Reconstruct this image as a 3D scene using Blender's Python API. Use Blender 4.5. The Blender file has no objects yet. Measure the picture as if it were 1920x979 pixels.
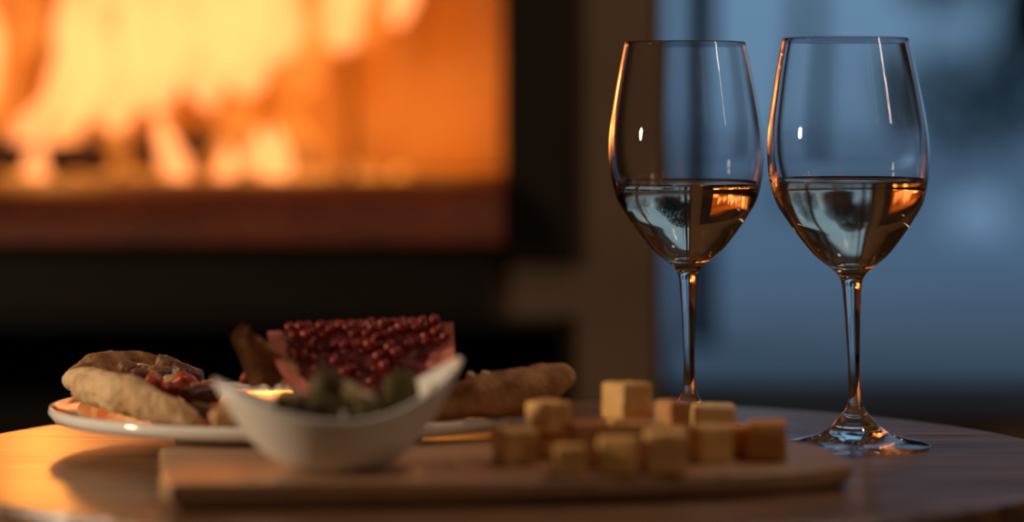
import bpy, bmesh, math, random
from mathutils import Vector, Matrix, noise, Euler

S = bpy.context.scene
COL = S.collection
R = math.radians
T = 0.50                      # height of the table top above the floor
CAMZ = T + 0.170              # lens height
F = 5500.0                    # focal length in pixels of the 1920 px frame
HY = 234.0                    # row of the horizon

# ------------------------------------------------------------------ camera
cd = bpy.data.cameras.new('camera')
cam = bpy.data.objects.new('camera', cd); COL.objects.link(cam)
cam.location = (0, 0, CAMZ); cam.rotation_euler = (R(90), 0, 0)
cd.sensor_width = 36; cd.lens = F / 1920 * 36
cd.shift_y = -(489.5 - HY) / 1920
cd.dof.use_dof = True; cd.dof.focus_distance = 1.575; cd.dof.aperture_fstop = 2.65
cd.clip_start = 0.05; cd.clip_end = 300
S.camera = cam
S.view_settings.view_transform = 'Standard'
S.view_settings.look = 'None'
S.view_settings.exposure = 0.0
S.view_settings.gamma = 1.0
S.view_settings.use_curve_mapping = False
S.cycles.max_bounces = 18; S.cycles.transmission_bounces = 16; S.cycles.transparent_max_bounces = 40
S.cycles.glossy_bounces = 8; S.cycles.diffuse_bounces = 4
S.cycles.use_denoising = True
S.cycles.sample_clamp_indirect = 6.0

# ------------------------------------------------------------------ dusk sky
w = bpy.data.worlds.new('dusk_sky'); S.world = w; w.use_nodes = True
wn = w.node_tree.nodes; wl = w.node_tree.links; wn.clear()
tc = wn.new('ShaderNodeTexCoord'); sx = wn.new('ShaderNodeSeparateXYZ'); rp = wn.new('ShaderNodeValToRGB')
bg = wn.new('ShaderNodeBackground'); wo = wn.new('ShaderNodeOutputWorld')
wl.new(tc.outputs['Generated'], sx.inputs[0]); wl.new(sx.outputs['Z'], rp.inputs[0]); wl.new(rp.outputs[0], bg.inputs[0]); wl.new(bg.outputs[0], wo.inputs[0])
rp.color_ramp.elements[0].position = 0.0; rp.color_ramp.elements[0].color = (0.135, 0.245, 0.40, 1)
rp.color_ramp.elements[1].position = 0.4; rp.color_ramp.elements[1].color = (0.26, 0.44, 0.68, 1)
bg.inputs[1].default_value = 1.0

def area(name, loc, target, size, power, col, shape='DISK'):
    l = bpy.data.lights.new(name, 'AREA'); l.energy = power; l.color = col; l.shape = shape; l.size = size
    o = bpy.data.objects.new(name, l); COL.objects.link(o); o.location = loc
    o.rotation_euler = (Vector(target) - Vector(loc)).to_track_quat('-Z', 'Y').to_euler()
    return o
area('lounge_lamp_light', (-1.25, 1.24, 0.84), (-0.1, 1.40, 0.52), 0.12, 12.0, (1.0, 0.76, 0.52))
area('ceiling_spot_light', (-0.55, -0.35, 2.40), (0, 1.4, 0.5), 0.05, 1.0, (1.0, 0.78, 0.56))
area('ceiling_spot_light', (0.75, -0.10, 2.40), (0, 1.4, 0.5), 0.05, 1.0, (1.0, 0.78, 0.56))
area('table_fill_light', (0.60, 1.85, 2.05), (0.15, 1.45, 0.5), 0.10, 6.5, (1.0, 0.66, 0.46))  # added overhead fill that warms the right of the table, no lamp seen
tl = area('glass_streak_light', (1.35, 0.85, 1.25), (0.1, 1.5, 0.62), 0.022, 1.6, (1.0, 0.80, 0.62), 'RECTANGLE'); tl.data.size_y = 0.5  # added unseen light, tall and thin to draw streaks on the glasses

# ------------------------------------------------------------------ helpers
def P(px, py, d):
    return Vector(((px - 960) / F * d, d, CAMZ - (py - HY) / F * d))

def link(name, me, mat=None, parent=None, loc=None, rot=None, smooth=True):
    o = bpy.data.objects.new(name, me); COL.objects.link(o)
    if mat is not None and not me.materials: me.materials.append(mat)
    if parent is not None: o.parent = parent
    if loc is not None: o.location = loc
    if rot is not None: o.rotation_euler = rot
    if smooth and me.polygons:
        me.polygons.foreach_set('use_smooth', [True] * len(me.polygons))
    return o

def tag(o, label=None, cat=None, group=None, kind=None):
    if label: o['label'] = label
    if cat: o['category'] = cat
    if group: o['group'] = group
    if kind: o['kind'] = kind
    return o

def thing(name, label, cat, loc=(0, 0, 0), rotz=0.0, group=None):
    o = bpy.data.objects.new(name, None); COL.objects.link(o); o.location = loc; o.rotation_euler = (0, 0, rotz)
    o.empty_display_size = 0.02
    return tag(o, label, cat, group)

def me_from(bm, name):
    me = bpy.data.meshes.new(name); bmesh.ops.recalc_face_normals(bm, faces=bm.faces); bm.to_mesh(me); bm.free(); return me

def box_bm(bm, x0, x1, y0, y1, z0, z1):
    v = [bm.verts.new(p) for p in ((x0,y0,z0),(x1,y0,z0),(x1,y1,z0),(x0,y1,z0),(x0,y0,z1),(x1,y0,z1),(x1,y1,z1),(x0,y1,z1))]
    for f in ((0,3,2,1),(4,5,6,7),(0,1,5,4),(1,2,6,5),(2,3,7,6),(3,0,4,7)): bm.faces.new([v[i] for i in f])

def boxes(name, lst, bevel=0.0):
    bm = bmesh.new()
    for b in lst: box_bm(bm, *b)
    if bevel: bmesh.ops.bevel(bm, geom=bm.edges[:], offset=bevel, segments=2, affect='EDGES', profile=0.5)
    return me_from(bm, name)

def lathe(name, prof, seg=96, shear=0.0, z0=0.0, closed=False):
    """prof: list of (r, z). r==0 makes a pole."""
    bm = bmesh.new(); rings = []
    for r, z in prof:
        dx = shear * max(0.0, z - z0)
        if r < 1e-7: rings.append([bm.verts.new((dx, 0, z))])
        else: rings.append([bm.verts.new((r*math.cos(2*math.pi*k/seg) + dx, r*math.sin(2*math.pi*k/seg), z)) for k in range(seg)])
    n = len(rings)
    for i in range(n if closed else n - 1):
        a, b = rings[i], rings[(i+1) % n]
        for k in range(seg):
            k2 = (k+1) % seg
            if len(a) == 1 and len(b) == 1: continue
            if len(a) == 1: bm.faces.new((a[0], b[k2], b[k]))
            elif len(b) == 1: bm.faces.new((a[k], a[k2], b[0]))
            else: bm.faces.new((a[k], a[k2], b[k2], b[k]))
    return me_from(bm, name)

def spline(pts, n):
    """Catmull-Rom through tuples."""
    out = []; m = len(pts)
    for i in range(m - 1):
        p0 = pts[max(i-1, 0)]; p1 = pts[i]; p2 = pts[i+1]; p3 = pts[min(i+2, m-1)]
        for k in range(n):
            t = k / n
            out.append(tuple(0.5*((2*b) + (-a+c)*t + (2*a-5*b+4*c-d)*t*t + (-a+3*b-3*c+d)*t**3) for a, b, c, d in zip(p0, p1, p2, p3)))
    out.append(tuple(pts[-1])); return out

def lump(name, rx, ry, rz, amp=0.12, freq=60.0, seed=0, sub=4, square=0.0):
    bm = bmesh.new(); bmesh.ops.create_icosphere(bm, subdivisions=sub, radius=1.0)
    off = Vector((seed*3.17, seed*1.91, seed*5.3))
    for v in bm.verts:
        c = v.co.copy()
        if square:
            m = max(abs(c.x), abs(c.y), abs(c.z)); c = c.lerp(c / m * 0.85, square)
        q = Vector((c.x*rx, c.y*ry, c.z*rz))
        k = 1 + amp*noise.noise(q*freq + off) + amp*0.4*noise.noise(q*freq*3 + off)
        v.co = q * k
    return me_from(bm, name)

def tube(name, pts, seg=24, flat=0.9, amp=0.1, freq=70, seed=0, caps=True, fine=0.0):
    """pts: (x,y,z,r). Round-ended noisy roll."""
    bm = bmesh.new(); rings = []; off = Vector((seed*7.1, seed*2.3, seed))
    n = len(pts)
    for i, (x, y, z, r) in enumerate(pts):
        c = Vector((x, y, z)); a = Vector(pts[max(i-1, 0)][:3]); b = Vector(pts[min(i+1, n-1)][:3])
        t = (b - a).normalized(); s = t.cross(Vector((0, 0, 1))).normalized(); u = s.cross(t).normalized()
        ring = []
        for k in range(seg):
            an = 2*math.pi*k/seg; d = s*math.cos(an) + u*math.sin(an)*flat
            q = c + d*r
            kk = 1 + amp*noise.noise(q*freq + off) + amp*0.5*noise.noise(q*freq*2.7 + off) + fine*noise.noise(q*freq*9 + off)
            ring.append(bm.verts.new(c + d*r*kk))
        rings.append(ring)
    for i in range(n-1):
        for k in range(seg): bm.faces.new((rings[i][k], rings[i][(k+1) % seg], rings[i+1][(k+1) % seg], rings[i+1][k]))
    for ring in (rings[0], rings[-1]):
        c = bm.verts.new(sum((v.co for v in ring), Vector())/seg)
        for k in range(seg): bm.faces.new((ring[k], ring[(k+1) % seg], c))
    return me_from(bm, name)

# ------------------------------------------------------------------ materials
def mat(name, col, rough=0.6, spec=0.5, metal=0.0, noise_scale=0, col2=None, bump=0.0, bump_scale=None, coat=0.0, sss=0.0, sss_col=None, stretch=(1,1,1), lo=0.35, hi=0.65, detail=6):
    m = bpy.data.materials.new(name); m.use_nodes = True; nt = m.node_tree; b = nt.nodes['Principled BSDF']
    b.inputs['Base Color'].default_value = (*col, 1); b.inputs['Roughness'].default_value = rough
    b.inputs['Specular IOR Level'].default_value = spec; b.inputs['Metallic'].default_value = metal
    b.inputs['Coat Weight'].default_value = coat
    if sss:
        b.inputs['Subsurface Weight'].default_value = sss; b.inputs['Subsurface Radius'].default_value = sss_col or (1, .5, .25); b.inputs['Subsurface Scale'].default_value = 0.004
    if noise_scale:
        tcn = nt.nodes.new('ShaderNodeTexCoord'); mp = nt.nodes.new('ShaderNodeMapping'); mp.inputs['Scale'].default_value = stretch
        nz = nt.nodes.new('ShaderNodeTexNoise'); nz.inputs['Scale'].default_value = noise_scale; nz.inputs['Detail'].default_value = detail
        nt.links.new(tcn.outputs['Object'], mp.inputs[0]); nt.links.new(mp.outputs[0], nz.inputs['Vector'])
        cr = nt.nodes.new('ShaderNodeValToRGB'); cr.color_ramp.elements[0].position = lo; cr.color_ramp.elements[1].position = hi
        cr.color_ramp.elements[0].color = (*col, 1); cr.color_ramp.elements[1].color = (*(col2 or col), 1)
        nt.links.new(nz.outputs['Fac'], cr.inputs[0]); nt.links.new(cr.outputs[0], b.inputs['Base Color'])
        if bump:
            src = nz
            if bump_scale:
                src = nt.nodes.new('ShaderNodeTexNoise'); src.inputs['Scale'].default_value = bump_scale; src.inputs['Detail'].default_value = 8
                nt.links.new(mp.outputs[0], src.inputs['Vector'])
            bp = nt.nodes.new('ShaderNodeBump'); bp.inputs['Strength'].default_value = bump; bp.inputs['Distance'].default_value = 0.002
            nt.links.new(src.outputs['Fac'], bp.inputs['Height']); nt.links.new(bp.outputs[0], b.inputs['Normal'])
    return m

def wood(name, dark, light, rough, scale=1.0, spec=0.5, bump=0.25, coat=0.0, pores=1.0):
    m = bpy.data.materials.new(name); m.use_nodes = True; nt = m.node_tree; b = nt.nodes['Principled BSDF']; L = nt.links
    tcn = nt.nodes.new('ShaderNodeTexCoord'); mp = nt.nodes.new('ShaderNodeMapping'); mp.inputs['Scale'].default_value = (2.2*scale, 38*scale, 38*scale)
    L.new(tcn.outputs['Object'], mp.inputs[0])
    n1 = nt.nodes.new('ShaderNodeTexNoise'); n1.inputs['Scale'].default_value = 1.6; n1.inputs['Detail'].default_value = 7; n1.inputs['Distortion'].default_value = 0.6
    L.new(mp.outputs[0], n1.inputs['Vector'])
    mp2 = nt.nodes.new('ShaderNodeMapping'); mp2.inputs['Scale'].default_value = (7*scale, 230*scale, 230*scale); L.new(tcn.outputs['Object'], mp2.inputs[0])
    n2 = nt.nodes.new('ShaderNodeTexNoise'); n2.inputs['Scale'].default_value = 1.4; n2.inputs['Detail'].default_value = 4; L.new(mp2.outputs[0], n2.inputs['Vector'])
    cr = nt.nodes.new('ShaderNodeValToRGB'); cr.color_ramp.elements[0].position = .36; cr.color_ramp.elements[1].position = .66
    cr.color_ramp.elements[0].color = (*dark, 1); cr.color_ramp.elements[1].color = (*light, 1); L.new(n1.outputs['Fac'], cr.inputs[0])
    pore = nt.nodes.new('ShaderNodeValToRGB'); pore.color_ramp.elements[0].position = .36; pore.color_ramp.elements[1].position = .50
    pore.color_ramp.elements[0].color = (.2, .17, .15, 1); pore.color_ramp.elements[1].color = (1, 1, 1, 1); L.new(n2.outputs['Fac'], pore.inputs[0])
    mx = nt.nodes.new('ShaderNodeMix'); mx.data_type = 'RGBA'; mx.blend_type = 'MULTIPLY'; mx.inputs[0].default_value = pores
    L.new(cr.outputs[0], mx.inputs[6]); L.new(pore.outputs[0], mx.inputs[7]); L.new(mx.outputs[2], b.inputs['Base Color'])
    bp = nt.nodes.new('ShaderNodeBump'); bp.inputs['Strength'].default_value = bump; bp.inputs['Distance'].default_value = 0.0006
    L.new(n2.outputs['Fac'], bp.inputs['Height']); L.new(bp.outputs[0], b.inputs['Normal'])
    b.inputs['Roughness'].default_value = rough; b.inputs['Specular IOR Level'].default_value = spec
    b.inputs['Coat Weight'].default_value = coat; b.inputs['Coat Roughness'].default_value = .30
    L.new(bp.outputs[0], b.inputs['Coat Normal'])
    b.inputs['Coat Weight'].default_value = coat
    if coat and pores > .5:                                       # open pores take no varnish
        for k, sock in ((coat, 'Coat Weight'), (spec, 'Specular IOR Level')):
            ml = nt.nodes.new('ShaderNodeMath'); ml.operation = 'MULTIPLY'; ml.inputs[1].default_value = k
            L.new(pore.outputs[0], ml.inputs[0]); L.new(ml.outputs[0], b.inputs[sock])
    return m

def glass(name, col, ior):
    m = bpy.data.materials.new(name); m.use_nodes = True; nt = m.node_tree; nt.nodes.clear()
    o = nt.nodes.new('ShaderNodeOutputMaterial'); g = nt.nodes.new('ShaderNodeBsdfGlass'); g.inputs['Color'].default_value = (*col, 1); g.inputs['IOR'].default_value = ior; g.inputs['Roughness'].default_value = 0.0
    nt.links.new(g.outputs[0], o.inputs[0]); return m

def pane_mat(name):
    m = bpy.data.materials.new(name); m.use_nodes = True; nt = m.node_tree; nt.nodes.clear()
    o = nt.nodes.new('ShaderNodeOutputMaterial'); t = nt.nodes.new('ShaderNodeBsdfTransparent'); g = nt.nodes.new('ShaderNodeBsdfGlossy'); g.inputs['Roughness'].default_value = 0.02
    f = nt.nodes.new('ShaderNodeFresnel'); f.inputs['IOR'].default_value = 1.45; x = nt.nodes.new('ShaderNodeMixShader')
    t.inputs['Color'].default_value = (.96, .98, .97, 1)
    nt.links.new(f.outputs[0], x.inputs[0]); nt.links.new(t.outputs[0], x.inputs[1]); nt.links.new(g.outputs[0], x.inputs[2]); nt.links.new(x.outputs[0], o.inputs[0]); return m

def flame_mat(name, core, edge, k):
    m = bpy.data.materials.new(name); m.use_nodes = True; nt = m.node_tree; nt.nodes.clear(); L = nt.links
    o = nt.nodes.new('ShaderNodeOutputMaterial'); e = nt.nodes.new('ShaderNodeEmission'); t = nt.nodes.new('ShaderNodeBsdfTransparent'); a = nt.nodes.new('ShaderNodeAddShader')
    lw = nt.nodes.new('ShaderNodeLayerWeight'); lw.inputs['Blend'].default_value = 0.5
    cr = nt.nodes.new('ShaderNodeValToRGB'); cr.color_ramp.elements[0].position = 0.25; cr.color_ramp.elements[1].position = 0.75
    cr.color_ramp.elements[0].color = (*core, 1); cr.color_ramp.elements[1].color = (*edge, 1)
    al = nt.nodes.new('ShaderNodeMapRange'); al.inputs[1].default_value = 1.0; al.inputs[2].default_value = 0.25; al.inputs[3].default_value = 0.0; al.inputs[4].default_value = k
    L.new(lw.outputs['Facing'], al.inputs[0])
    tcn = nt.nodes.new('ShaderNodeTexCoord'); nz = nt.nodes.new('ShaderNodeTexNoise'); nz.inputs['Scale'].default_value = 13; nz.inputs['Detail'].default_value = 3
    L.new(tcn.outputs['Object'], nz.inputs['Vector'])
    mr = nt.nodes.new('ShaderNodeMapRange'); mr.inputs[1].default_value = .36; mr.inputs[2].default_value = .60; mr.inputs[3].default_value = .25; mr.inputs[4].default_value = 1.0
    L.new(nz.outputs['Fac'], mr.inputs[0])
    mu = nt.nodes.new('ShaderNodeMath'); mu.operation = 'MULTIPLY'; L.new(al.outputs[0], mu.inputs[0]); L.new(mr.outputs[0], mu.inputs[1])
    nt.nodes.remove(a); a = nt.nodes.new('ShaderNodeMixShader')
    L.new(cr.outputs[0], e.inputs[0]); e.inputs[1].default_value = 1.0
    L.new(mu.outputs[0], a.inputs[0]); L.new(t.outputs[0], a.inputs[1]); L.new(e.outputs[0], a.inputs[2]); L.new(a.outputs[0], o.inputs[0]); return m

def ember_mat():
    m = bpy.data.materials.new('glowing_embers'); m.use_nodes = True; nt = m.node_tree; b = nt.nodes['Principled BSDF']; L = nt.links
    tcn = nt.nodes.new('ShaderNodeTexCoord'); nz = nt.nodes.new('ShaderNodeTexNoise'); nz.inputs['Scale'].default_value = 30; L.new(tcn.outputs['Object'], nz.inputs['Vector'])
    cr = nt.nodes.new('ShaderNodeValToRGB'); cr.color_ramp.elements[0].position = .4; cr.color_ramp.elements[1].position = .62
    cr.color_ramp.elements[0].color = (.02, .003, 0, 1); cr.color_ramp.elements[1].color = (1, .28, .035, 1)
    L.new(nz.outputs['Fac'], cr.inputs[0]); L.new(cr.outputs[0], b.inputs['Emission Color']); b.inputs['Emission Strength'].default_value = 1.6
    b.inputs['Base Color'].default_value = (.03, .02, .015, 1); b.inputs['Roughness'].default_value = .9; return m

M = {}
M['plaster'] = mat('brown_plaster', (.135, .083, .048), .85, noise_scale=6, col2=(.105, .063, .036), bump=.2, bump_scale=60)
M['ceiling'] = mat('ceiling_paint', (.34, .28, .22), .9)
M['floor'] = wood('floor_boards', (.07, .04, .022), (.14, .085, .05), .5, .5)
M['steel'] = mat('black_steel', (.008, .005, .0035), .6, .2, noise_scale=90, col2=(.012, .007, .004))
M['sill'] = mat('glow_red_steel', (.16, .032, .010), .5, .4, noise_scale=40, col2=(.10, .02, .007))  # red firelight put into the steel colour
M['refract'] = mat('firebrick', (.50, .29, .105), .9, .2, noise_scale=9, col2=(.36, .20, .07), stretch=(3, 1, .5))
M['frame'] = mat('dark_window_frame', (.035, .026, .022), .5)
M['pane'] = pane_mat('window_pane')
M['table'] = wood('walnut_table', (.14, .07, .034), (.27, .15, .078), .30, 1.0, .55, .55, .75)
M['board'] = wood('beech_board', (.36, .20, .105), (.46, .27, .15), .38, 1.3, .5, .08, .3, .25)
M['ceramic'] = mat('white_glaze', (.80, .77, .72), .07, .8)
M['bowlglaze'] = mat('matt_white_glaze', (.78, .74, .68), .32, .5)
M['crystal'] = glass('clear_crystal', (1, 1, 1), 1.5)
M['wine'] = glass('white_wine', (.96, .89, .77), 1.34)
M['crust'] = mat('baked_crust', (.68, .47, .26), .8, .2, noise_scale=42, col2=(.40, .20, .085), bump=1.0, bump_scale=260, lo=.5, hi=.75)
M['crustdark'] = mat('browned_crust', (.52, .29, .13), .75, .25, noise_scale=75, col2=(.27, .12, .05), bump=.8, bump_scale=380)
M['sauce'] = mat('cheese_and_sauce', (.55, .13, .04), .28, .5, noise_scale=55, col2=(.75, .42, .14), bump=.8, bump_scale=160)
M['tomato'] = mat('roast_pepper', (.42, .065, .016), .3, .5, noise_scale=90, col2=(.26, .035, .012), bump=.4, bump_scale=200, sss=.15, sss_col=(1, .2, .1))
M['meat'] = mat('charred_meat', (.055, .026, .020), .35, .5, noise_scale=110, col2=(.14, .06, .04), bump=.8, bump_scale=240)
M['mush'] = mat('baked_mushroom', (.22, .11, .06), .45, .4, noise_scale=80, col2=(.12, .055, .035), bump=.6, bump_scale=200)
M['pom_rind'] = mat('pomegranate_pith', (.76, .28, .21), .5, .4, noise_scale=70, col2=(.66, .18, .13), bump=.3, bump_scale=160, sss=.15, sss_col=(1, .4, .3))
M['pom_skin'] = mat('pomegranate_skin', (.40, .07, .05), .35, .5, noise_scale=60, col2=(.30, .045, .03))
M['pom_flesh'] = mat('pomegranate_flesh', (.20, .016, .018), .45, .5, noise_scale=120, col2=(.08, .008, .009), bump=.6, bump_scale=250)
M['aril'] = mat('ruby_aril', (.20, .010, .007), .35, .45, sss=.3, sss_col=(1, .1, .05))
M['leaf'] = mat('brown_leaf', (.42, .25, .12), .55, .3, noise_scale=60, col2=(.20, .09, .05), bump=.5, bump_scale=140)
M['olive'] = mat('dark_green_olive', (.080, .056, .014), .6, .25, noise_scale=70, col2=(.045, .032, .009))
M['artichoke'] = mat('pale_marinated_vegetable', (.50, .38, .19), .4, .5, noise_scale=60, col2=(.38, .30, .12), bump=.3)
M['sliver'] = mat('dull_dark_brown', (.07, .062, .035), .5)
M['cheese'] = mat('hard_cheese', (.76, .46, .17), .5, .35, noise_scale=80, col2=(.70, .40, .13), bump=.3, bump_scale=300, sss=.2, sss_col=(1, .6, .25))
M['cheesepale'] = mat('pale_cheese', (.80, .60, .28), .5, .35, noise_scale=80, col2=(.75, .54, .24), bump=.3, bump_scale=300, sss=.2, sss_col=(1, .6, .25))
M['cheeserind'] = mat('amber_cheese', (.60, .29, .085), .5, .35, noise_scale=60, col2=(.52, .23, .065), bump=.3, bump_scale=300, sss=.2, sss_col=(1, .5, .2))
M['bark'] = mat('charred_bark', (.03, .02, .015), .9, .2, noise_scale=30, col2=(.08, .045, .03), bump=1.0)
M['flame'] = flame_mat('bright_flame', (3.2, .96, .38), (2.2, .60, .08), .97)
M['flame_dim'] = flame_mat('orange_flame', (1.9, .50, .08), (1.2, .28, .025), .5)
M['ember'] = ember_mat()
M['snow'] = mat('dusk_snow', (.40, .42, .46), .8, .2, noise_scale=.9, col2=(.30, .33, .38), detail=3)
M['snowwhite'] = mat('fresh_snow', (.93, .95, .97), .8, .2)
M['bush'] = mat('evergreen_leaf', (.03, .055, .055), .7, .3)
M['trunk'] = mat('tree_bark', (.05, .04, .035), .9, .2)
M['eave'] = mat('eave_boards', (.30, .31, .33), .8)
M['post'] = mat('dark_post', (.015, .014, .016), .7)

# ------------------------------------------------------------------ setting
XL, XR, YF, YB, ZC = -2.0, 1.55, -1.2, 2.95, 2.5
def struct(name, me, m, label=None):
    return tag(link(name, me, m, smooth=False), label, None, None, 'structure')
struct('floor', boxes('floor', [(XL-.1, XR+.1, YF-.1, YB+.1, -.05, 0)]), M['floor'])
struct('ceiling', boxes('ceiling', [(XL-.1, XR+.1, YF-.1, YB+.12, ZC, ZC+.05)]), M['ceiling'])
struct('wall_left', boxes('wall_left', [(XL-.1, XL, YF-.1, YB+.1, 0, ZC)]), M['plaster'])
struct('wall_right', boxes('wall_right', [(XR, XR+.1, YF-.1, YB+.1, 0, ZC)]), M['plaster'])
struct('wall_front', boxes('wall_front', [(XL, XR, YF-.1, YF, 0, ZC)]), M['plaster'])
# chimney breast with the firebox opening and the log niche below
DB = 2.60                     # its face
OX0, OX1, OZ0, OZ1 = -1.00, 0.058, 0.545, 1.06    # hole for the insert
NX0, NX1, NZ0, NZ1 = -1.00, 0.056, 0.10, 0.500    # hole for the log niche
BX1 = 0.1276
struct('wall_back', boxes('wall_back', [
    (XL, OX0, DB, YB+.1, 0, ZC), (OX1, BX1, DB, YB+.1, 0, ZC),
    (OX0, OX1, DB, YB+.1, OZ1, ZC), (OX0, OX1, DB, YB+.1, NZ1, OZ0), (OX0, OX1, DB, YB+.1, 0, NZ0), (OX0, OX1, 3.03, YB+.1, NZ0, OZ1)]), M['plaster'])
WX0, WX1, WZ0, WZ1 = 0.145, 1.25, 0.36, 2.28
struct('wall_window', boxes('wall_window', [
    (BX1, XR, YB, YB+.12, 0, WZ0), (BX1, XR, YB, YB+.12, WZ1, ZC), (WX1, XR, YB, YB+.12, WZ0, WZ1), (BX1, WX0, YB, YB+.12, WZ0, WZ1)]), M['plaster'])
win = bpy.data.objects.new('window_1', None); COL.objects.link(win); win.location = (WX0, YB+.06, WZ0); win['kind'] = 'structure'
def wpart(name, b, m=M['frame']):
    return link(name, boxes(name, [(b[0]-WX0, b[1]-WX0, b[2]-YB-.06, b[3]-YB-.06, b[4]-WZ0, b[5]-WZ0)], .003), m, win, smooth=False)
wy0, wy1 = YB+.035, YB+.085
wpart('jamb', (WX0, WX0+.012, wy0, wy1, WZ0, WZ1)); wpart('jamb', (WX1-.04, WX1, wy0, wy1, WZ0, WZ1))
wpart('sill', (WX0+.012, WX1-.04, wy0, wy1, WZ0, WZ0+.02)); wpart('head', (WX0+.012, WX1-.04, wy0, wy1, WZ1-.04, WZ1))
wpart('mullion', (.76, .80, wy0, wy1, WZ0+.02, WZ1-.04))
for x0, x1 in ((WX0+.012, .76), (.80, WX1-.04)):
    wpart('pane', (x0, x1, YB+.057, YB+.063, WZ0+.02, WZ1-.04), M['pane'])

# fireplace insert ---------------------------------------------------
fx0, fx1, fz0, fz1 = -.94, -.008, .6215, .93      # clear opening
fp = thing('fireplace', 'black steel fireplace insert burning in the brown wall', 'fireplace', (-.47, DB, OZ0))
def fpart(name, lst, m, bevel=0.0):
    ox, oy, oz = fp.location
    return link(name, boxes(name, [(a-ox, b-ox, c-oy, d-oy, e-oz, f-oz) for a, b, c, d, e, f in lst], bevel), m, fp, smooth=False)
fpart('frame_side', [(fx1, OX1-.001, DB-.012, DB+.05, OZ0+.001, OZ1-.001)], M['steel'], .003)
fpart('frame_side', [(OX0+.001, fx0, DB-.012, DB+.05, OZ0+.001, OZ1-.001)], M['steel'], .003)
fpart('frame_top', [(fx0, fx1, DB-.012, DB+.05, fz1, OZ1-.001)], M['steel'], .003)
# added lip below the opening, sloped forward to catch the fire glow
bm = bmesh.new()
ox, oy, oz = fp.location
pr = [(DB+.05, fz0), (DB-.004, fz0)] + [(DB-.004-.062*math.sin(R(8*i)), .567+(fz0-.567)*math.cos(R(8*i))) for i in range(1, 12)] + [(DB-.064, .566), (DB+.05, .566)]
n = len(pr)
A = [bm.verts.new((fx0-ox, y-oy, z-oz)) for y, z in pr]; B = [bm.verts.new((fx1-ox, y-oy, z-oz)) for y, z in pr]
bm.faces.new(A); bm.faces.new(B[::-1])
for i in range(n): bm.faces.new((A[i], A[(i+1) % n], B[(i+1) % n], B[i]))
tag(link('glow_lip', me_from(bm, 'glow_lip'), M['sill'], fp, smooth=False), 'added sloping lip below the fire, coloured red like its glow')
fpart('shade_panel', [(OX0, -.0145, DB-.016, DB-.001, NZ1+.001, .566)], M['steel'], .002)  # added black sheet standing in for shade on the plaster strip
fpart('hearth_plate', [(fx0, fx1, DB+.05, 3.0, fz0-.02, fz0-.004)], M['refract'])
fpart('side_plate', [(fx0-.02, fx0, DB+.05, 3.0, fz0, fz1)], M['refract']); fpart('side_plate', [(fx1, fx1+.02, DB+.05, 3.0, fz0, fz1)], M['refract'])
fpart('baffle', [(fx0, fx1, DB+.05, 3.0, fz1, fz1+.02)], M['refract'])
nb = 6
for i in range(nb):
    a = fx0 + (fx1-fx0)*i/nb; b = fx0 + (fx1-fx0)*(i+1)/nb
    fpart('back_brick', [(a+.002, b-.002, 2.985 + .003*(i % 2), 3.02, fz0, fz1)], M['refract'], .003)
# log niche lining
ni = thing('log_niche', 'black lined log niche in the wall under the fireplace', 'niche', (-.47, DB, NZ0))
ox, oy, oz = ni.location
link('lining', boxes('lining', [(NX0-ox, NX1-ox, 2.99-oy, 3.0-oy, 0, NZ1-NZ0), (NX0-ox, NX0+.01-ox, 0, .39, 0, NZ1-NZ0), (NX1-.01-ox, NX1-ox, 0, .39, 0, NZ1-NZ0), (NX0-ox, NX1-ox, 0, .39, 0, .01), (NX0-ox, NX1-ox, 0, .39, NZ1-NZ0-.01, NZ1-NZ0)]), M['steel'], ni, smooth=False)

# burning logs and flames --------------------------------------------
rnd = random.Random(4)
def log(p0, p1, r, seed, label):
    p0 = Vector(p0); p1 = Vector(p1); c = (p0+p1)/2
    pts = [tuple((p0.lerp(p1, i/14)) - c) + (r*(1 if 0 < i < 14 else .9),) for i in range(15)]
    o = link('log', tube('log', pts, 18, 1, .18, 14, seed), M['bark'], loc=c)
    return tag(o, label, 'log', 'logs burning in the fireplace')
log((-.66, 2.87, .644), (-.27, 2.90, .644), .020, 1, 'longest charred log lying along the back of the fire')
log((-.56, 2.79, .639), (-.38, 2.74, .639), .015, 2, 'short charred log at the front of the fire')
log((-.27, 2.82, .638), (-.19, 2.75, .638), .014, 3, 'charred log end at the right of the fire')
eb = bmesh.new()
for i in range(260):
    x = rnd.uniform(-.85, -.10); y = rnd.uniform(2.68, 2.95); r = rnd.uniform(.004, .009)
    bmesh.ops.create_icosphere(eb, subdivisions=1, radius=r, matrix=Matrix.Translation((x, y, fz0 - .004 + r*.5)) @ Euler((rnd.random(), rnd.random(), 0)).to_matrix().to_4x4())
tag(link('ember_bed', me_from(eb, 'ember_bed'), M['ember'], smooth=False), 'bed of glowing embers under the logs', 'embers', kind='stuff')

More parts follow.
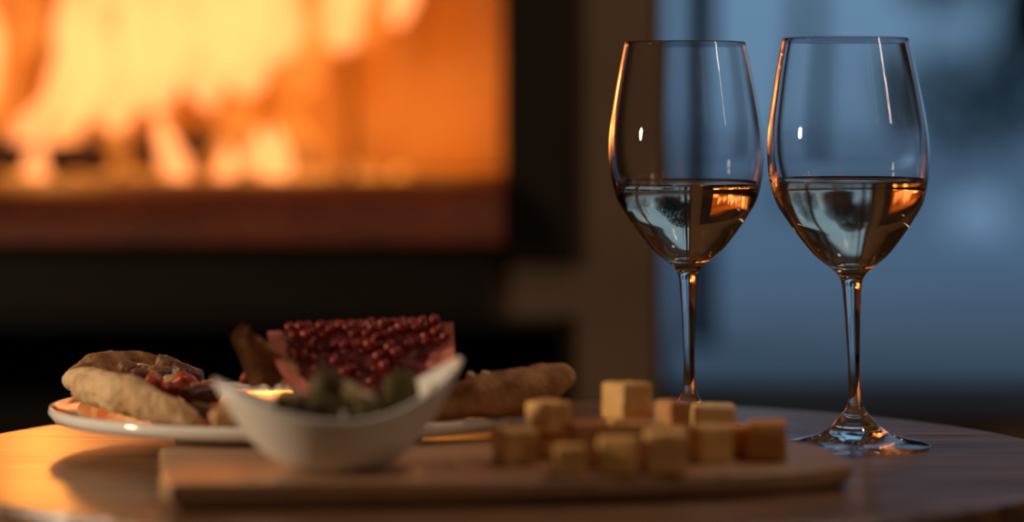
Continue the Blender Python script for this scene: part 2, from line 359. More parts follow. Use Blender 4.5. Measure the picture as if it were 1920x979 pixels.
for lx, ly, lz, lw in ((-.22, 2.82, .675, .9), (-.45, 2.78, .80, 1.6), (-.07, 2.88, .665, .35)):
    pt = bpy.data.lights.new('flame_light', 'POINT'); pt.energy = lw; pt.color = (1.0, .36, .06); pt.shadow_soft_size = .03
    po = bpy.data.objects.new('flame_light', pt); COL.objects.link(po); po.location = (lx, ly, lz)
fire = thing('fire', 'yellow and orange flames burning over the logs', 'fire', (-.4, 2.8, fz0))
def flame(px, py, wpx, hpx, lean, d, dim, seed):
    k = d/F; r = wpx*k/2; h = hpx*k; b = P(px, py, d) - fire.location
    bm = bmesh.new(); seg, n = 18, 20; rings = []; off = Vector((seed*3.3, seed*1.7, 0))
    for i in range(n+1):
        t = i/n; rr = r * (math.sin(math.pi*min(1, t**.62))**.8) * (1 - .25*t) + 1e-4
        sway = Vector((lean*k*t**1.4 + .35*r*noise.noise(Vector((t*2.6, seed*2.1, 0)))*min(1, t*3), .3*r*noise.noise(Vector((t*2.2, seed, 7)))*min(1, t*3), h*t))
        rings.append([bm.verts.new(sway + Vector((math.cos(a)*rr, math.sin(a)*rr*.7, 0))*(1 + .35*noise.noise(Vector((math.cos(a), math.sin(a), t*3.2)) + off))) for a in [2*math.pi*q/seg for q in range(seg)]])
    for i in range(n):
        for q in range(seg): bm.faces.new((rings[i][q], rings[i][(q+1) % seg], rings[i+1][(q+1) % seg], rings[i+1][q]))
    link('flame', me_from(bm, 'flame'), M['flame_dim' if dim else 'flame'], fire, loc=b)
FL = [ # px, py base, width, height, lean, depth, dim
 (130,255,90,300,0,2.82,0),(215,250,120,420,-10,2.84,0),(290,215,130,430,20,2.80,0),(390,205,120,420,-10,2.86,0),
 (460,185,110,360,25,2.82,0),(520,120,100,320,20,2.86,0),(160,190,120,330,-20,2.88,0),(280,160,150,420,0,2.90,0),(420,140,130,420,10,2.90,0),
 (95,285,90,120,90,2.80,0),(35,275,60,110,70,2.79,0),
 (585,120,90,260,10,2.84,1),(640,100,90,240,20,2.85,0),(690,95,80,260,35,2.86,1),(745,50,60,220,35,2.84,0),(560,190,120,200,20,2.90,1),
 (5,240,70,330,10,2.88,1),(60,120,60,200,10,2.88,1),(-30,270,60,260,0,2.84,1),
 (65,340,52,80,6,2.70,0),(155,325,60,120,-45,2.76,1),(335,342,66,130,-40,2.68,0),(418,342,84,100,0,2.72,1),(425,338,50,70,0,2.70,0),(522,342,60,110,-8,2.68,0),(550,342,120,150,-20,2.76,1),(485,338,60,100,0,2.74,0),
 (200,335,110,110,20,2.86,1),(300,330,200,110,0,2.93,1),(430,310,150,120,10,2.92,1),
 (-80,250,160,420,0,2.84,0),(-220,250,160,420,20,2.84,0)]
for i, f in enumerate(FL): flame(*f[:6], f[6], i+1)

# ------------------------------------------------------------------ outside
tag(link('ground', boxes('ground', [(-4, 24, YB+.14, 70, .1, .40)]), M['snow'], smooth=False), None, None, None, 'structure')
pr_ = thing('porch_roof', 'grey boarded porch eave above the window outside', 'roof', (1.5, 3.9, 2.4))
for i in range(9):
    link('eave_board', boxes('eave_board', [(-2.4, 2.6, -.8+i*.15, -.655+i*.15, 0, .03)]), M['eave'], pr_, smooth=False)
tag(link('porch_post', boxes('porch_post', [(.215, .252, 3.62, 3.66, .40, 2.4)], .003), M['post'], smooth=False), 'slim dark porch post outside the left edge of the window', 'post')
tag(link('snow_mound', lump('snow_mound', .085, .085, .135, .12, 8, 5, 3), M['snowwhite'], loc=P(1835, 462, 7.2)), 'bright rounded snow mound outside on the right', 'snow mound')
def tree(loc, h, crowns, n, label, leaf, trunk_r, group=None):
    t = thing('tree', label, 'tree', loc, 0, group)
    rr = random.Random(int(loc[0]*1000) % 997)
    link('trunk', tube('trunk', [(rr.uniform(-.03, .03), rr.uniform(-.03, .03), h*i/8, trunk_r*(1-.6*i/8)) for i in range(9)], 10, 1, .1, 3, 1), M['trunk'], t)
    vs, fs = [], []
    for (cx, cy, cz, rx, rz) in crowns:
        for i in range(n):
            u = Vector((rr.gauss(0, 1), rr.gauss(0, 1), rr.gauss(0, 1))).normalized() * rr.random()**.4
            c = Vector((cx + u.x*rx, cy + u.y*rx, cz + u.z*rz)); e = Euler((rr.uniform(0, 6), rr.uniform(0, 6), rr.uniform(0, 6))).to_matrix()
            k = len(vs)
            for q in ((-leaf, 0, 0), (0, -leaf*.5, 0), (leaf, 0, 0), (0, leaf*.5, 0)): vs.append(tuple(c + e @ Vector(q)))
            fs.append((k, k+1, k+2, k+3))
    me = bpy.data.meshes.new('foliage'); me.from_pydata(vs, [], fs); link('foliage', me, M['bush'], t, smooth=False)
    return t
tree((3.10, 19.0, .40), 1.0, [(-.25, 0, .42, .42, .46), (.25, 0, .5, .4, .5), (.8, .3, .5, .5, .5)], 500, 'low dark evergreen bush far outside on the right', .05, .03)
tree((2.55, 13.2, .40), 4.4, [(-.5, 0, 1.55, .9, .62), (.3, .2, 1.9, 1.0, .8), (-.62, 0, .92, .16, .07), (-.22, .1, .80, .10, .22), (.02, .1, .80, .16, .3), (0, 0, 3.0, 1.2, .9)], 1500, 'leafy tree outside whose low branches hang into the top right', .075, .05)
tree((.95, 9.6, .40), 4.8, [(0, 0, 2.6, 1.1, 1.1), (.5, .5, 1.9, .7, .6), (-.6, .4, 2.2, .7, .9), (0, .4, 3.6, 1.0, .8)], 1600, 'tall leafy tree outside whose crown rises above the view', .07, .04)
tree((5.2, 11.0, .40), 4.6, [(0, 0, 2.4, 1.3, 1.3), (-1.0, .5, 2.0, .8, .9), (.9, .4, 2.2, .9, 1.0), (0, .4, 3.6, 1.0, .8)], 800, 'broad leafy tree outside to the right, seen only through the wine', .06, .06)
# ------------------------------------------------------------------ table
TC = Vector((-.0067, 1.510, 0)); TR = .2965
tb = thing('table', 'round dark wooden table carrying the food and glasses', 'table', (TC.x, TC.y, 0))
th = .024
prof = [(0, T-th), (TR-.006, T-th), (TR-.002, T-th+.003), (TR, T-th+.006), (TR, T-.003), (TR-.0009, T-.0009), (TR-.003, T), (0, T)]
link('tabletop', lathe('tabletop', prof, 160), M['table'], tb, smooth=False)
link('pedestal', lathe('pedestal', spline([(.055, .03), (.032, .10), (.028, .25), (.036, .40), (.07, T-th)], 6), 32), M['table'], tb)
link('foot_disc', lathe('foot_disc', [(0, 0), (.20, 0), (.205, .008), (.20, .02), (.06, .032), (0, .032)], 64), M['table'], tb)

# ------------------------------------------------------------------ wine glasses
OUT = [(3.4,26.9),(3.1,43.8),(3.6,58),(4.1,69.3),(4.7,79),(5.2,85.4),(6.3,89.3),(8.9,92.8),(14.1,96.9),(19.8,101.8),(27.3,111.2),(33.6,120.4),(38.6,129.0),(41.4,139.5),(42.5,148.5),(42.7,157.0),(41.9,168.3),(39.7,182.4),(37.1,196.6),(33.2,215.0)]
FOOT = [(38.6,1.6),(34,3.1),(27,4.6),(19,7.3),(13,11.0),(10.4,14.2),(6.4,18.4),(4.5,21.5)]
INN = [(0,98.6),(5,99.0),(10,100.4),(16,104.2),(24,112.2),(31.2,121.8),(36.9,130.4),(40.1,140.2),(41.4,148.8),(41.7,157),(41.0,168.3),(38.85,182.4),(36.3,196.6),(32.45,215.0)]
def inner_r(z):
    q = spline(INN, 10)
    for a, b in zip(q, q[1:]):
        if a[1] <= z <= b[1]: return a[0] + (b[0]-a[0])*(z-a[1])/(b[1]-a[1])
def wineglass(loc, shear, level, label, wlabel, seed):
    g = thing('wine_glass', label, 'wine glass', loc, 0, 'wine glasses on the table')
    out = spline([(r/1000, z/1000) for r, z in [(39.1, .7)] + FOOT + OUT], 6)
    inn = spline([(r/1000, z/1000) for r, z in INN], 6)
    inn[0] = (0, inn[0][1])
    rim = [(.03308, .21545), (.03282, .2156), (.03256, .21545)]
    z0 = .006
    foot_top = [p for p in out if p[1] <= .0215]
    # one continuous blown body: foot, stem and bowl share a surface
    prof = [(0, .0012), (.012, .0008), (.030, .0002), (.0375, 0), (.0388, .0003)] + out + rim + inn[::-1]
    full = lathe('glass_body', prof, 128, shear, z0)
    nrm = [Vector(n.vector) for n in full.vertex_normals]
    for part, lo, hi in (('foot', -1, .0200), ('stem', .0200, .0890), ('bowl', .0890, 1)):
        use = {}; vs = []; fs = []
        for p in full.polygons:
            if not lo <= p.center.z < hi: continue
            f = []
            for i in p.vertices:
                if i not in use: use[i] = len(vs); vs.append(tuple(full.vertices[i].co))
                f.append(use[i])
            fs.append(f)
        pm = bpy.data.meshes.new(part); pm.from_pydata(vs, [], fs); pm.update()
        po = link(part, pm, M['crystal'], g)
        order = sorted(use, key=use.get)
        pm.normals_split_custom_set_from_vertices([tuple(nrm[i]) for i in order])
    bpy.data.meshes.remove(full)
    # wine: its skin lies .12 mm inside the glass wall
    zs = [98.6 - .12] + [99 + (level-99)*i/22 for i in range(1, 23)]
    wp = [(0, (98.6-.12)/1000)]
    for p in spline([(r/1000, z/1000) for r, z in INN], 8)[1:]:
        if p[1] >= level/1000 - .0004: break
        wp.append((p[0] + .00012, p[1] - .00005))
    rl = inner_r(level)/1000
    wp += [(rl+.0001, level/1000+.0012), (rl-.0004, level/1000+.0004), (rl-.0016, level/1000), (rl*.6, level/1000-.0001), (0, level/1000-.0001)]
    o = link('wine', lathe('wine', wp, 128, 0, 0), M['wine'], loc=(loc[0], loc[1], loc[2]))
    for v in o.data.vertices: v.co.x += shear*(v.co.z - z0)
    tag(o, wlabel, 'wine', 'white wine in the glasses')
    return g
GR = Vector(((1604.5-960)/F*1.546, 1.546, T)); GL = Vector(((1293.5-960)/F*1.616, 1.616, T))
wineglass(GR, -.0262, 139.6, 'right-hand wine glass, nearest the table edge, foot fully in view', 'white wine in the right-hand glass', 1)
wineglass(GL, -.0125, 136.6, 'left-hand wine glass standing behind the heap of cheese cubes', 'white wine in the left-hand glass behind the cheese', 2)

# ------------------------------------------------------------------ plate
PC = Vector((-.113, 1.553, T))
pp = [(0, .005), (.056, .005), (.059, 0), (.064, 0), (.067, .0085), (.0812, .0112), (.100, .0136), (.118, .0142), (.1280, .0158), (.1312, .0196), (.1306, .0227), (.1285, .0227), (.1255, .0207), (.119, .0198), (.105, .0193), (.085, .0190), (.05, .0188), (0, .0188)]
tag(link('plate', lathe('plate', pp, 160), M['ceramic'], loc=PC), 'round white ceramic plate under the pizza slices', 'plate')

# ------------------------------------------------------------------ pizza
def V4(l): return [tuple(P(x, y, d)) + (r,) for x, y, d, r in l]
def rel(pts, o): return [(x-o.x, y-o.y, z-o.z) + tuple(q) for x, y, z, *q in pts]
pl = P(250, 750, 1.54); pl.z = T+.012
sl = thing('pizza_slice', 'curled pizza slice on the left of the plate, pale puffy crust in front', 'pizza slice', pl, 0, 'pizza slices on the white plate')
fr = [(364,781,1.455,.0035),(352,778,1.457,.0055),(330,772,1.460,.0070),(282,757,1.468,.0088),(232,737,1.482,.0107),(180,724,1.505,.0104),(148,717,1.53,.0078),(132,714,1.545,.0045),(126,714,1.552,.0015)]
link('crust', tube('crust', rel(spline(V4(fr), 9), pl), 40, .92, .34, 48, 1, fine=.045), M['crust'], sl)
bk = [(132,712,1.56,.003),(150,702,1.578,.0065),(185,690,1.598,.0085),(225,686,1.612,.0082),(265,685,1.62,.0078),(300,686,1.622,.0070),(330,694,1.62,.0055),(342,700,1.62,.002)]
tag(link('crust', tube('crust', rel(spline(V4(bk), 9), pl), 36, .92, .32, 60, 2, fine=.05), M['crustdark'], sl), 'darker far edge of the crust')
# sauce-covered dough between the two arms of the crust
def sheet(name, outline, zt, thick, seed, m, parent, org):
    bm = bmesh.new(); c = Vector((sum(p[0] for p in outline)/len(outline), sum(p[1] for p in outline)/len(outline), 0)); n = len(outline); rings = []
    for k in range(9):
        s = 1 - k/9
        rings.append([bm.verts.new((c.x + (x-c.x)*s - org.x, c.y + (y-c.y)*s - org.y, zt + .0025*noise.noise(Vector((x*s*90, y*s*90, seed))) - (thick*.5 if k == 0 else 0) - org.z)) for x, y in outline])
    top = bm.verts.new((c.x-org.x, c.y-org.y, zt-org.z))
    for a, b in zip(rings, rings[1:]):
        for q in range(n): bm.faces.new((a[q], a[(q+1) % n], b[(q+1) % n], b[q]))
    for q in range(n): bm.faces.new((rings[-1][q], rings[-1][(q+1) % n], top))
    bot = [bm.verts.new((x-org.x, y-org.y, zt-thick-org.z)) for x, y in outline]
    for q in range(n): bm.faces.new((rings[0][q], bot[q], bot[(q+1) % n], rings[0][(q+1) % n]))
    bm.faces.new(bot)
    return link(name, me_from(bm, name), m, parent)
ol = [(p.x, p.y) for p in (P(x, 700, d) for x, d in [(380,1.455),(330,1.465),(280,1.475),(230,1.49),(180,1.512),(145,1.55),(185,1.597),(260,1.612),(330,1.61),(400,1.575),(430,1.53),(425,1.485)])]
link('dough', sheet('dough', ol, T+.0265, .010, 3, M['sauce'], sl, pl).data, None, sl).hide_render = False
bpy.data.objects.remove([o for o in sl.children if o.name.startswith('dough')][0])
def bit(name, px, py, d, rx, ry, rz, m, seed, rot=(0, 0, 0), sq=.5, parent=None, org=None, amp=.25):
    c = P(px, py, d)
    if org is not None: c = c - org
    return link(name, lump(name, rx/1000, ry/1000, rz/1000, amp, 90, seed, 4, sq), m, parent, c, rot)
TP = [('meat_piece',353,705,1.55,9.5,8,6,'meat',1,(.2,.3,.2)),('pepper_piece',347,722,1.515,7.5,6,6,'tomato',2,(.5,.7,.3)),('meat_piece',374,741,1.49,9.5,8,5.5,'meat',3,(.1,-.2,.5)),
 ('pepper_piece',318,731,1.497,5,5,4,'tomato',4,(.3,.2,.7)),('mushroom_piece',314,687,1.595,8,7,6,'mush',5,(0,.3,0)),('cheese_blob',268,692,1.585,5,6,3,'artichoke',6,(0,0,0)),
 ('pepper_piece',285,717,1.515,5,6,6,'tomato',7,(.4,.6,.2)),('mushroom_piece',300,703,1.55,7,7,5,'mush',8,(.2,0,.4)),('meat_piece',278,702,1.555,6,5,5,'mush',9,(0,.5,.1)),
 ('meat_piece',262,706,1.52,6,6,4,'meat',10,(0,0,.4)),('mushroom_piece',240,690,1.575,6,5,4,'mush',11,(.2,.2,0)),('mushroom_piece',375,770,1.465,7,5,4,'mush',12,(0,.3,.2)),('cheese_blob',330,712,1.54,8,7,3,'artichoke',13,(0,0,0)),('meat_piece',395,730,1.53,7,6,5,'meat',14,(.3,.1,0))]
for nm, px, py, d, a, b, c, m, sd, rt in TP: bit(nm, px, py, d, a, b, c, M[m], sd, rt, .5, sl, pl)
# tip of a second slice peeking out left of the bowl
p2 = P(428, 780, 1.45); p2.z = T+.012
s2 = thing('pizza_slice', 'small pizza slice end peeking out just left of the white bowl', 'pizza slice', p2, 0, 'pizza slices on the white plate')
link('crust', tube('crust', rel(spline(V4([(394,783,1.448,.002),(402,782,1.449,.0050),(425,782,1.45,.0056),(470,782,1.452,.0060),(530,782,1.455,.005),(540,782,1.455,.002)]), 8), p2), 28, .95, .14, 80, 5, fine=.02), M['crustdark'], s2)
link('topping', sheet('topping_src', [(p.x, p.y) for p in (P(x, 780, d) for x, d in [(410,1.452),(470,1.456),(530,1.458),(520,1.49),(470,1.52),(430,1.49)])], T+.0235, .008, 7, M['sauce'], s2, p2).data, None, s2)
bpy.data.objects.remove([o for o in s2.children if o.name.startswith('topping_src')][0])
# right slice
p3 = P(950, 745, 1.49); p3.z = T+.020
s3 = thing('pizza_slice', 'pizza slice right of the bowl, long browned crust over the plate edge', 'pizza slice', p3, 0, 'pizza slices on the white plate')
rc = [(800,768,1.475,.006),(840,760,1.472,.0085),(890,745,1.47,.0102),(940,738,1.475,.0108),(985,729,1.482,.0106),(1025,717,1.49,.0094),(1052,710,1.495,.0078),(1064,706,1.498,.0055),(1069,704,1.50,.002)]
link('crust', tube('crust', rel(spline(V4(rc), 10), p3), 40, .98, .22, 55, 9, fine=.045), M['crustdark'], s3)
for i, (px, py, d, a, b, c) in enumerate([(882,708,1.478,2.6,3,3.2),(912,702,1.485,4,3,2.0),(1060,695,1.497,3,3,3)]):
    bit('crust_flake', px, py, d, a, b, c, M['crust'], 20+i, (.3, .2, 0), .3, s3, p3)
link('topping', sheet('topping_src', [(p.x, p.y) for p in (P(x, 740, d) for x, d in [(820,1.48),(900,1.482),(980,1.49),(1010,1.50),(960,1.55),(900,1.585),(850,1.55)])], T+.0300, .008, 11, M['sauce'], s3, p3).data, None, s3)
bpy.data.objects.remove([o for o in s3.children if o.name.startswith('topping_src')][0])

# ------------------------------------------------------------------ pomegranate wedge
def pom():
    c = P(676, 613, 1.470)                       # middle of the ridge
    rr = .0465
    t = thing('pomegranate_wedge', 'cut pomegranate wedge, pink pith and red seeds, behind the white bowl', 'pomegranate', c)
    t.rotation_euler = (0, R(-2.5), R(4))
    # wedge: spherical skin between two cut half discs. local x along ridge, front face leans to the viewer
    a0, a1 = R(-118), R(-22)                       # angles in the y-z plane (y towards back)
    cl = lambda la: math.cos(la) if la < 0 else max(0, math.cos(la))**.5
    bm = bmesh.new(); n, m = 24, 14; g = []
    for i in range(n+1):
        la = -math.pi/2 + math.pi*i/n
        row = []
        for j in range(m+1):
            a = a0 + (a1-a0)*j/m
            k = 1 + .03*math.cos(a*6)
            row.append(bm.verts.new((rr*math.sin(la), rr*cl(la)*math.cos(a)*k, rr*cl(la)*math.sin(a)*k)))
        g.append(row)
    for i in range(n):
        for j in range(m):
            try: bm.faces.new((g[i][j], g[i+1][j], g[i+1][j+1], g[i][j+1]))
            except ValueError: pass
    bmesh.ops.remove_doubles(bm, verts=bm.verts, dist=1e-5)
    link('skin', me_from(bm, 'skin'), M['pom_skin'], t)
    def face(name, a, inner, outer, mtl, lift, bump):
        d = Vector((0, math.cos(a), math.sin(a))); nrm = Vector((0, math.sin(a), -math.cos(a)))
        if a < R(-90): nrm = Vector((0, math.sin(a), -math.cos(a)))
        bm = bmesh.new(); rings = []
        for k in range(9):
            s = inner + (outer-inner)*k/8
            row = []
            for i in range(41):
                la = -math.pi/2 + math.pi*i/40
                q = Vector((1, 0, 0))*rr*s*math.sin(la) + d*rr*s*cl(la)
                q += nrm*(lift + bump*noise.noise(q*160)) if 0 < i < 40 or True else Vector()
                row.append(bm.verts.new(q))
            rings.append(row)
        for x, y in zip(rings, rings[1:]):
            for i in range(40):
                try: bm.faces.new((x[i], x[i+1], y[i+1], y[i]))
                except ValueError: pass
        return link(name, me_from(bm, name), mtl, t), d, nrm
    sgn = -1
    f, d, nrm = face('cut_face', a0, 0.02, .86, M['pom_flesh'], 0, .002)
    face('pith', a0, .74, 1.0, M['pom_rind'], 0, .0008)
    face('cut_face', a1, 0.02, 1.0, M['pom_rind'], 0, .0008)
    am = lump('seed', .0026, .0026, .0033, .1, 200, 3, 2)
    am.materials.append(M['aril'])
    q = random.Random(8)
    out = Vector((0, -abs(nrm.y), abs(nrm.z)))
    pts = []
    tries = 0
    while len(pts) < 165 and tries < 4000:
        tries += 1
        x = q.uniform(-.84, .90); y = q.uniform(0.0, .78)
        if x < 0 and x*x + y*y > .52: continue
        if x > .38 and y > .25: continue
        if all((x-a)**2 + (y-b)**2 > .0070 for a, b in pts): pts.append((x, y))
    for x, y in pts:
        lc = Vector((x*rr, 0, 0)) + d*(y*rr) + out*q.uniform(-.0030, .0012)
        link('seed', am, None, t, lc, (q.uniform(0, 3), q.uniform(0, 3), q.uniform(0, 3))).scale = [q.uniform(.6, 1.3)]*3
    # seeds along the ridge
    for i in range(15):
        link('seed', am, None, t, (-.036 + .0052*i + q.uniform(-.001, .001), q.uniform(-.001, .004), q.uniform(.0005, .0022)), (q.uniform(0, 3), q.uniform(0, 3), 0))
pom()
# curled brown leaf left of the pomegranate
bm = bmesh.new(); c0 = P(499, 742, 1.455); rows = []
for i in range(15):
    t = i/14
    row = []
    for j in range(9):
        s = j/8 - .5
        wd = .020*math.sin(math.pi*min(.97, .12+t*.85))**.6
        p = Vector((s*wd*1.5 - .004*t + .004*math.sin(t*5), .008*math.cos(s*3.2) + .003*noise.noise(Vector((s*3, t*4, 2))), .004 + .029*t - .010*(s+.1)*t + .003*noise.noise(Vector((s*4, t*5, 9)))))
        row.append(bm.verts.new(p))
    rows.append(row)
for a, b in zip(rows, rows[1:]):
    for j in range(8): bm.faces.new((a[j], a[j+1], b[j+1], b[j]))
ret = bmesh.ops.solidify(bm, geom=bm.faces[:], thickness=.0022)
tag(link('lettuce_leaf', me_from(bm, 'lettuce_leaf'), M['leaf'], loc=c0), 'curled brown leaf standing between pizza and pomegranate', 'leaf')
tag(bit('pepper_piece', 463, 708, 1.475, 3.2, 3, 4.5, M['tomato'], 31, (.2, .4, 0), .4), 'small red pepper piece left of the brown leaf', 'pepper piece')

# ------------------------------------------------------------------ serving board
BT = T + .0125
outl = [(-.150,1.287),(-.10,1.290),(-.03,1.298),(.04,1.311),(.10,1.332),(.150,1.360),(.1585,1.371),(.1595,1.380),(.156,1.410),(.151,1.445),(.146,1.456),(.135,1.463),(.09,1.474),(.03,1.480),(-.03,1.468),(-.09,1.456),(-.160,1.449),(-.171,1.442),(-.172,1.430),(-.163,1.360),(-.156,1.300)]
oc = Vector((sum(p[0] for p in outl)/len(outl), sum(p[1] for p in outl)/len(outl), T))
smooth_ol = spline(outl + [outl[0]], 5)[:-1]
bm = bmesh.new(); layers = []
for inset, z in ((.006, 0.0), (.0025, .0025), (0, .006), (0, .0100), (.0012, .0121), (.003, .0125)):
    row = []
    for x, y in smooth_ol:
        v = Vector((x - oc.x, y - oc.y, 0)); v *= 1 - inset/v.length; row.append(bm.verts.new((v.x, v.y, z)))
    layers.append(row)
n = len(smooth_ol)
for a, b in zip(layers, layers[1:]):
    for q in range(n): bm.faces.new((a[q], a[(q+1) % n], b[(q+1) % n], b[q]))
bm.faces.new(layers[0][::-1]); bm.faces.new(layers[-1])
tag(link('serving_board', me_from(bm, 'serving_board'), M['board'], loc=oc, smooth=False), 'pale wooden serving board carrying the bowl and cheese cubes', 'board')

# ------------------------------------------------------------------ white bowl
BC = Vector(((634-960)/F*1.340, 1.340, BT))
def bowl():
    bm = bmesh.new(); seg = 96; a, b = .0572, .039; ab, bb = .015, .0135
    def h(f):
        c = math.cos(f); e = .050 if c > 0 else .0415
        return .0255 + (e-.0255)*abs(c)**2.0
    def pt(f, r, off):
        # r: 0 at the foot ring, 1 at the rim; off: wall offset inwards
        A = ab + (a-ab)*r - off; B = bb + (b-bb)*r - off
        return Vector((A*math.cos(f), B*math.sin(f), h(f)*r**2.05))
    rows = []
    def row(fn): rows.append([bm.verts.new(fn(2*math.pi*k/seg)) for k in range(seg)])
    row(lambda f: Vector((.5*ab*math.cos(f), .5*bb*math.sin(f), .001)))
    row(lambda f: Vector((.9*ab*math.cos(f), .9*bb*math.sin(f), 0)))
    for i in range(19):
        r = i/18; row(lambda f: pt(f, r, 0) + Vector((0, 0, .0006*(1-r))))
    row(lambda f: pt(f, 1, .0012) + Vector((0, 0, .0008)))
    for i in range(17, -1, -1):
        r = i/18*.985 + .01; row(lambda f: pt(f, r, .0026*min(1, 2.2*(1.05-r)) + .0006) + Vector((0, 0, .0030*(1-r))))
    row(lambda f: Vector((.4*ab*math.cos(f), .4*bb*math.sin(f), .0035)))
    for x, y in zip(rows, rows[1:]):
        for k in range(seg): bm.faces.new((x[k], x[(k+1) % seg], y[(k+1) % seg], y[k]))
    bm.faces.new(rows[0][::-1]); bm.faces.new(rows[-1])
    return me_from(bm, 'bowl')
tag(link('bowl', bowl(), M['bowlglaze'], loc=BC, rot=(0, 0, R(9))), 'boat-shaped white bowl of olives with raised ends', 'bowl')
OL = [ # local x, y, z (mm), size, rot, kind, label
 (-14, 2, 12.5, 9, 'olive', 'dark olive low in the bowl at the left'), (4, -3, 12, 9, 'olive', 'dark olive low in the middle of the bowl'), (20, 2, 15, 8.5, 'olive', 'dark olive low in the bowl at the right'),
 (-6, 13, 17, 8.5, 'olive', 'dark olive at the back of the bowl, left of centre'), (12, 14, 18, 8.5, 'olive', 'dark olive at the back of the bowl, right of centre'),
 (-24, 2, 24, 8.5, 'olive', 'dark olive by the left end of the bowl'), (-8, -6, 26, 9, 'olive', 'dark green olive heaped in front, left of the pale piece'), (27, 4, 30, 10.5, 'olive', 'tall dark olive standing at the right of the bowl'),
 (12, -9, 25, 8.5, 'olive', 'dark green olive at the front rim of the bowl'), (-5, 6, 37, 8.5, 'olive', 'topmost dark green olive in the bowl'), ]
for i, (x, y, z, s, k, lb) in enumerate(OL):
    q = Matrix.Rotation(R(9), 4, 'Z') @ Vector((x/1000, y/1000, z/1000)); tall = 1.35 if 'tall' in lb else 1.0
    o = link('olive', lump('olive', s/1000, s*.9/1000, s*1.12*tall/1000, .05, 60, 40+i, 3), M['olive'], loc=BC+q, rot=(.3*math.sin(i*2.1), .35*math.cos(i*1.7) if tall == 1 else .15, i))
    tag(o, lb, 'olive', 'olives in the white bowl')
for i, (x, y, z, a, b, c, lb) in enumerate([(9, 4, 31, 12, 8, 6, 'pale cream marinated piece between the olives'), (2, 16, 36, 10, 7, 5, 'pale marinated piece at the back of the bowl'), (-19, 12, 30, 11, 7, 6, 'pale greenish marinated piece at the left of the bowl')]):
    q = Matrix.Rotation(R(9), 4, 'Z') @ Vector((x/1000, y/1000, z/1000))
    tag(link('artichoke_piece', lump('artichoke_piece', a/1000, b/1000, c/1000, .2, 70, 60+i, 4, .3), M['artichoke'], loc=BC+q, rot=(.2, .25, .4*i)), lb, 'vegetable', 'pale pieces in the white bowl')
q = Matrix.Rotation(R(9), 4, 'Z') @ Vector((.0405, .006, .0305))
bm = bmesh.new(); n = 10; rows = []
for i in range(n+1):
    t = i/n*2-1; wd = .0042*math.sqrt(max(0, 1-t*t))*(1-.2*t) + .0001
    rows.append([bm.verts.new((t*.0085, s*wd, .0012*(1-abs(s)) + .0025*t*t)) for s in (-1, 0, 1)])
for a, b in zip(rows, rows[1:]):
    for j in range(2): bm.faces.new((a[j], a[j+1], b[j+1], b[j]))
bmesh.ops.solidify(bm, geom=bm.faces[:], thickness=.0008)
tag(link('dark_sliver', me_from(bm, 'dark_sliver'), M['sliver'], loc=BC+q, rot=(R(-25), R(-42), R(8))), 'dark herb on the right inner wall of the bowl', 'leaf')  # thin dark pointed piece against the bowl wall

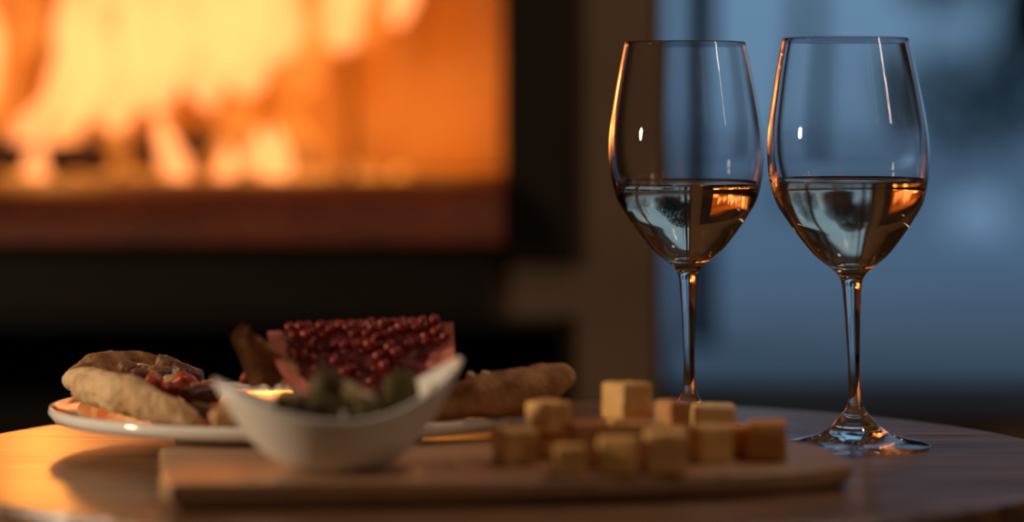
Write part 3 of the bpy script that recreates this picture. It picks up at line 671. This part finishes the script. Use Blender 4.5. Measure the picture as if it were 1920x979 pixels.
# ------------------------------------------------------------------ cheese cubes
CH = [ # px centre, depth, edge mm, rotation, base height above board mm, material, label
 (966, 1.362, 17.0, 20, 0, 'cheese', 'leftmost cheese cube standing on the board'),
 (1066, 1.318, 13.8, 8, 0, 'cheese', 'small cheese cube in the front row, first from the left'),
 (1158, 1.322, 17.0, -4, 0, 'cheese', 'cheese cube in the front row, second from the left'),
 (1247, 1.328, 19.0, 3, 0, 'cheese', 'cheese cube in the front row, third from the left'),
 (1327, 1.372, 17.0, 24, 0, 'cheese', 'cheese cube right of the front row beside the amber cubes'),
 (1380, 1.392, 15.0, 8, 0, 'cheeserind', 'small amber cheese cube just left of the rightmost one'),
 (1438, 1.378, 18.8, -6, 0, 'cheeserind', 'rightmost cheese cube, amber, apart at the board end'),
 (1022, 1.388, 12.4, 28, 0, 'cheeserind', 'low cheese cube half hidden under the left stacked one'),
 (1104, 1.356, 20.5, 14, 0, 'cheeserind', 'amber-shaded cheese cube low in the middle of the heap'),
 (1196, 1.358, 20.0, -14, 0, 'cheese', 'cheese cube in the middle row behind the second front cube'),
 (1268, 1.378, 16.0, 10, 0, 'cheeserind', 'cheese cube in the middle row behind the third front cube'),
 (1028, 1.384, 15.0, 40, 12.4, 'cheese', 'cheese cube stacked at the left of the heap, corner forward'),
 (1262, 1.412, 12.5, 30, 0, 'cheese', 'small cheese cube low at the back under the amber one'),
 (1262, 1.410, 12.5, 38, 12.5, 'cheeserind', 'small amber cheese cube stacked in front of the left glass stem'),
 (1338, 1.440, 20.3, 4, 0, 'cheesepale', 'palest and largest cheese cube, at the back beside the left glass foot'),
 (1172, 1.428, 15.0, 10, 0, 'cheese', 'cheese cube low at the back under the topmost one'),
 (1175, 1.425, 17.6, 36, 15.0, 'cheese', 'topmost cheese cube on the heap')]
for i, (px, d, s, rz, zb, m, lb) in enumerate(CH):
    bm = bmesh.new(); bmesh.ops.create_cube(bm, size=s/1000)
    bmesh.ops.subdivide_edges(bm, edges=bm.edges[:], cuts=7, use_grid_fill=True)
    hh = s/2000; rq = random.Random(i)
    for v in bm.verts:
        c = v.co; e = [abs(q)/hh for q in c]; es = sorted(e)
        if es[1] > .99: c *= .965 if es[0] > .99 else .98
        sq = .06*noise.noise(Vector((i*9.1, c.z*40, 1)))
        c.x *= 1 + sq; c.y *= 1 - sq
        v.co = c + Vector((noise.noise(c*130 + Vector((i, 0, 0))), noise.noise(c*130 + Vector((0, i, 5))), 0 if c.z < -hh*.9 else noise.noise(c*130 + Vector((0, 3, i)))))*.0007
        v.co.x += .08*rq.uniform(-1, 1)*0
    o = link('cheese_cube', me_from(bm, 'cheese_cube'), M[m], loc=((px-960)/F*d, d, BT + zb/1000 + hh*.985), rot=(0, 0, R(rz)))
    tag(o, lb, 'cheese', 'cheese cubes on the serving board')
tag(bit('cheese_crumb', 852, 869, 1.352, 2.6, 2, 1.5, M['cheesepale'], 77, (0, 0, .3), .3), 'tiny cheese crumb on the board left of the cubes', 'crumb')
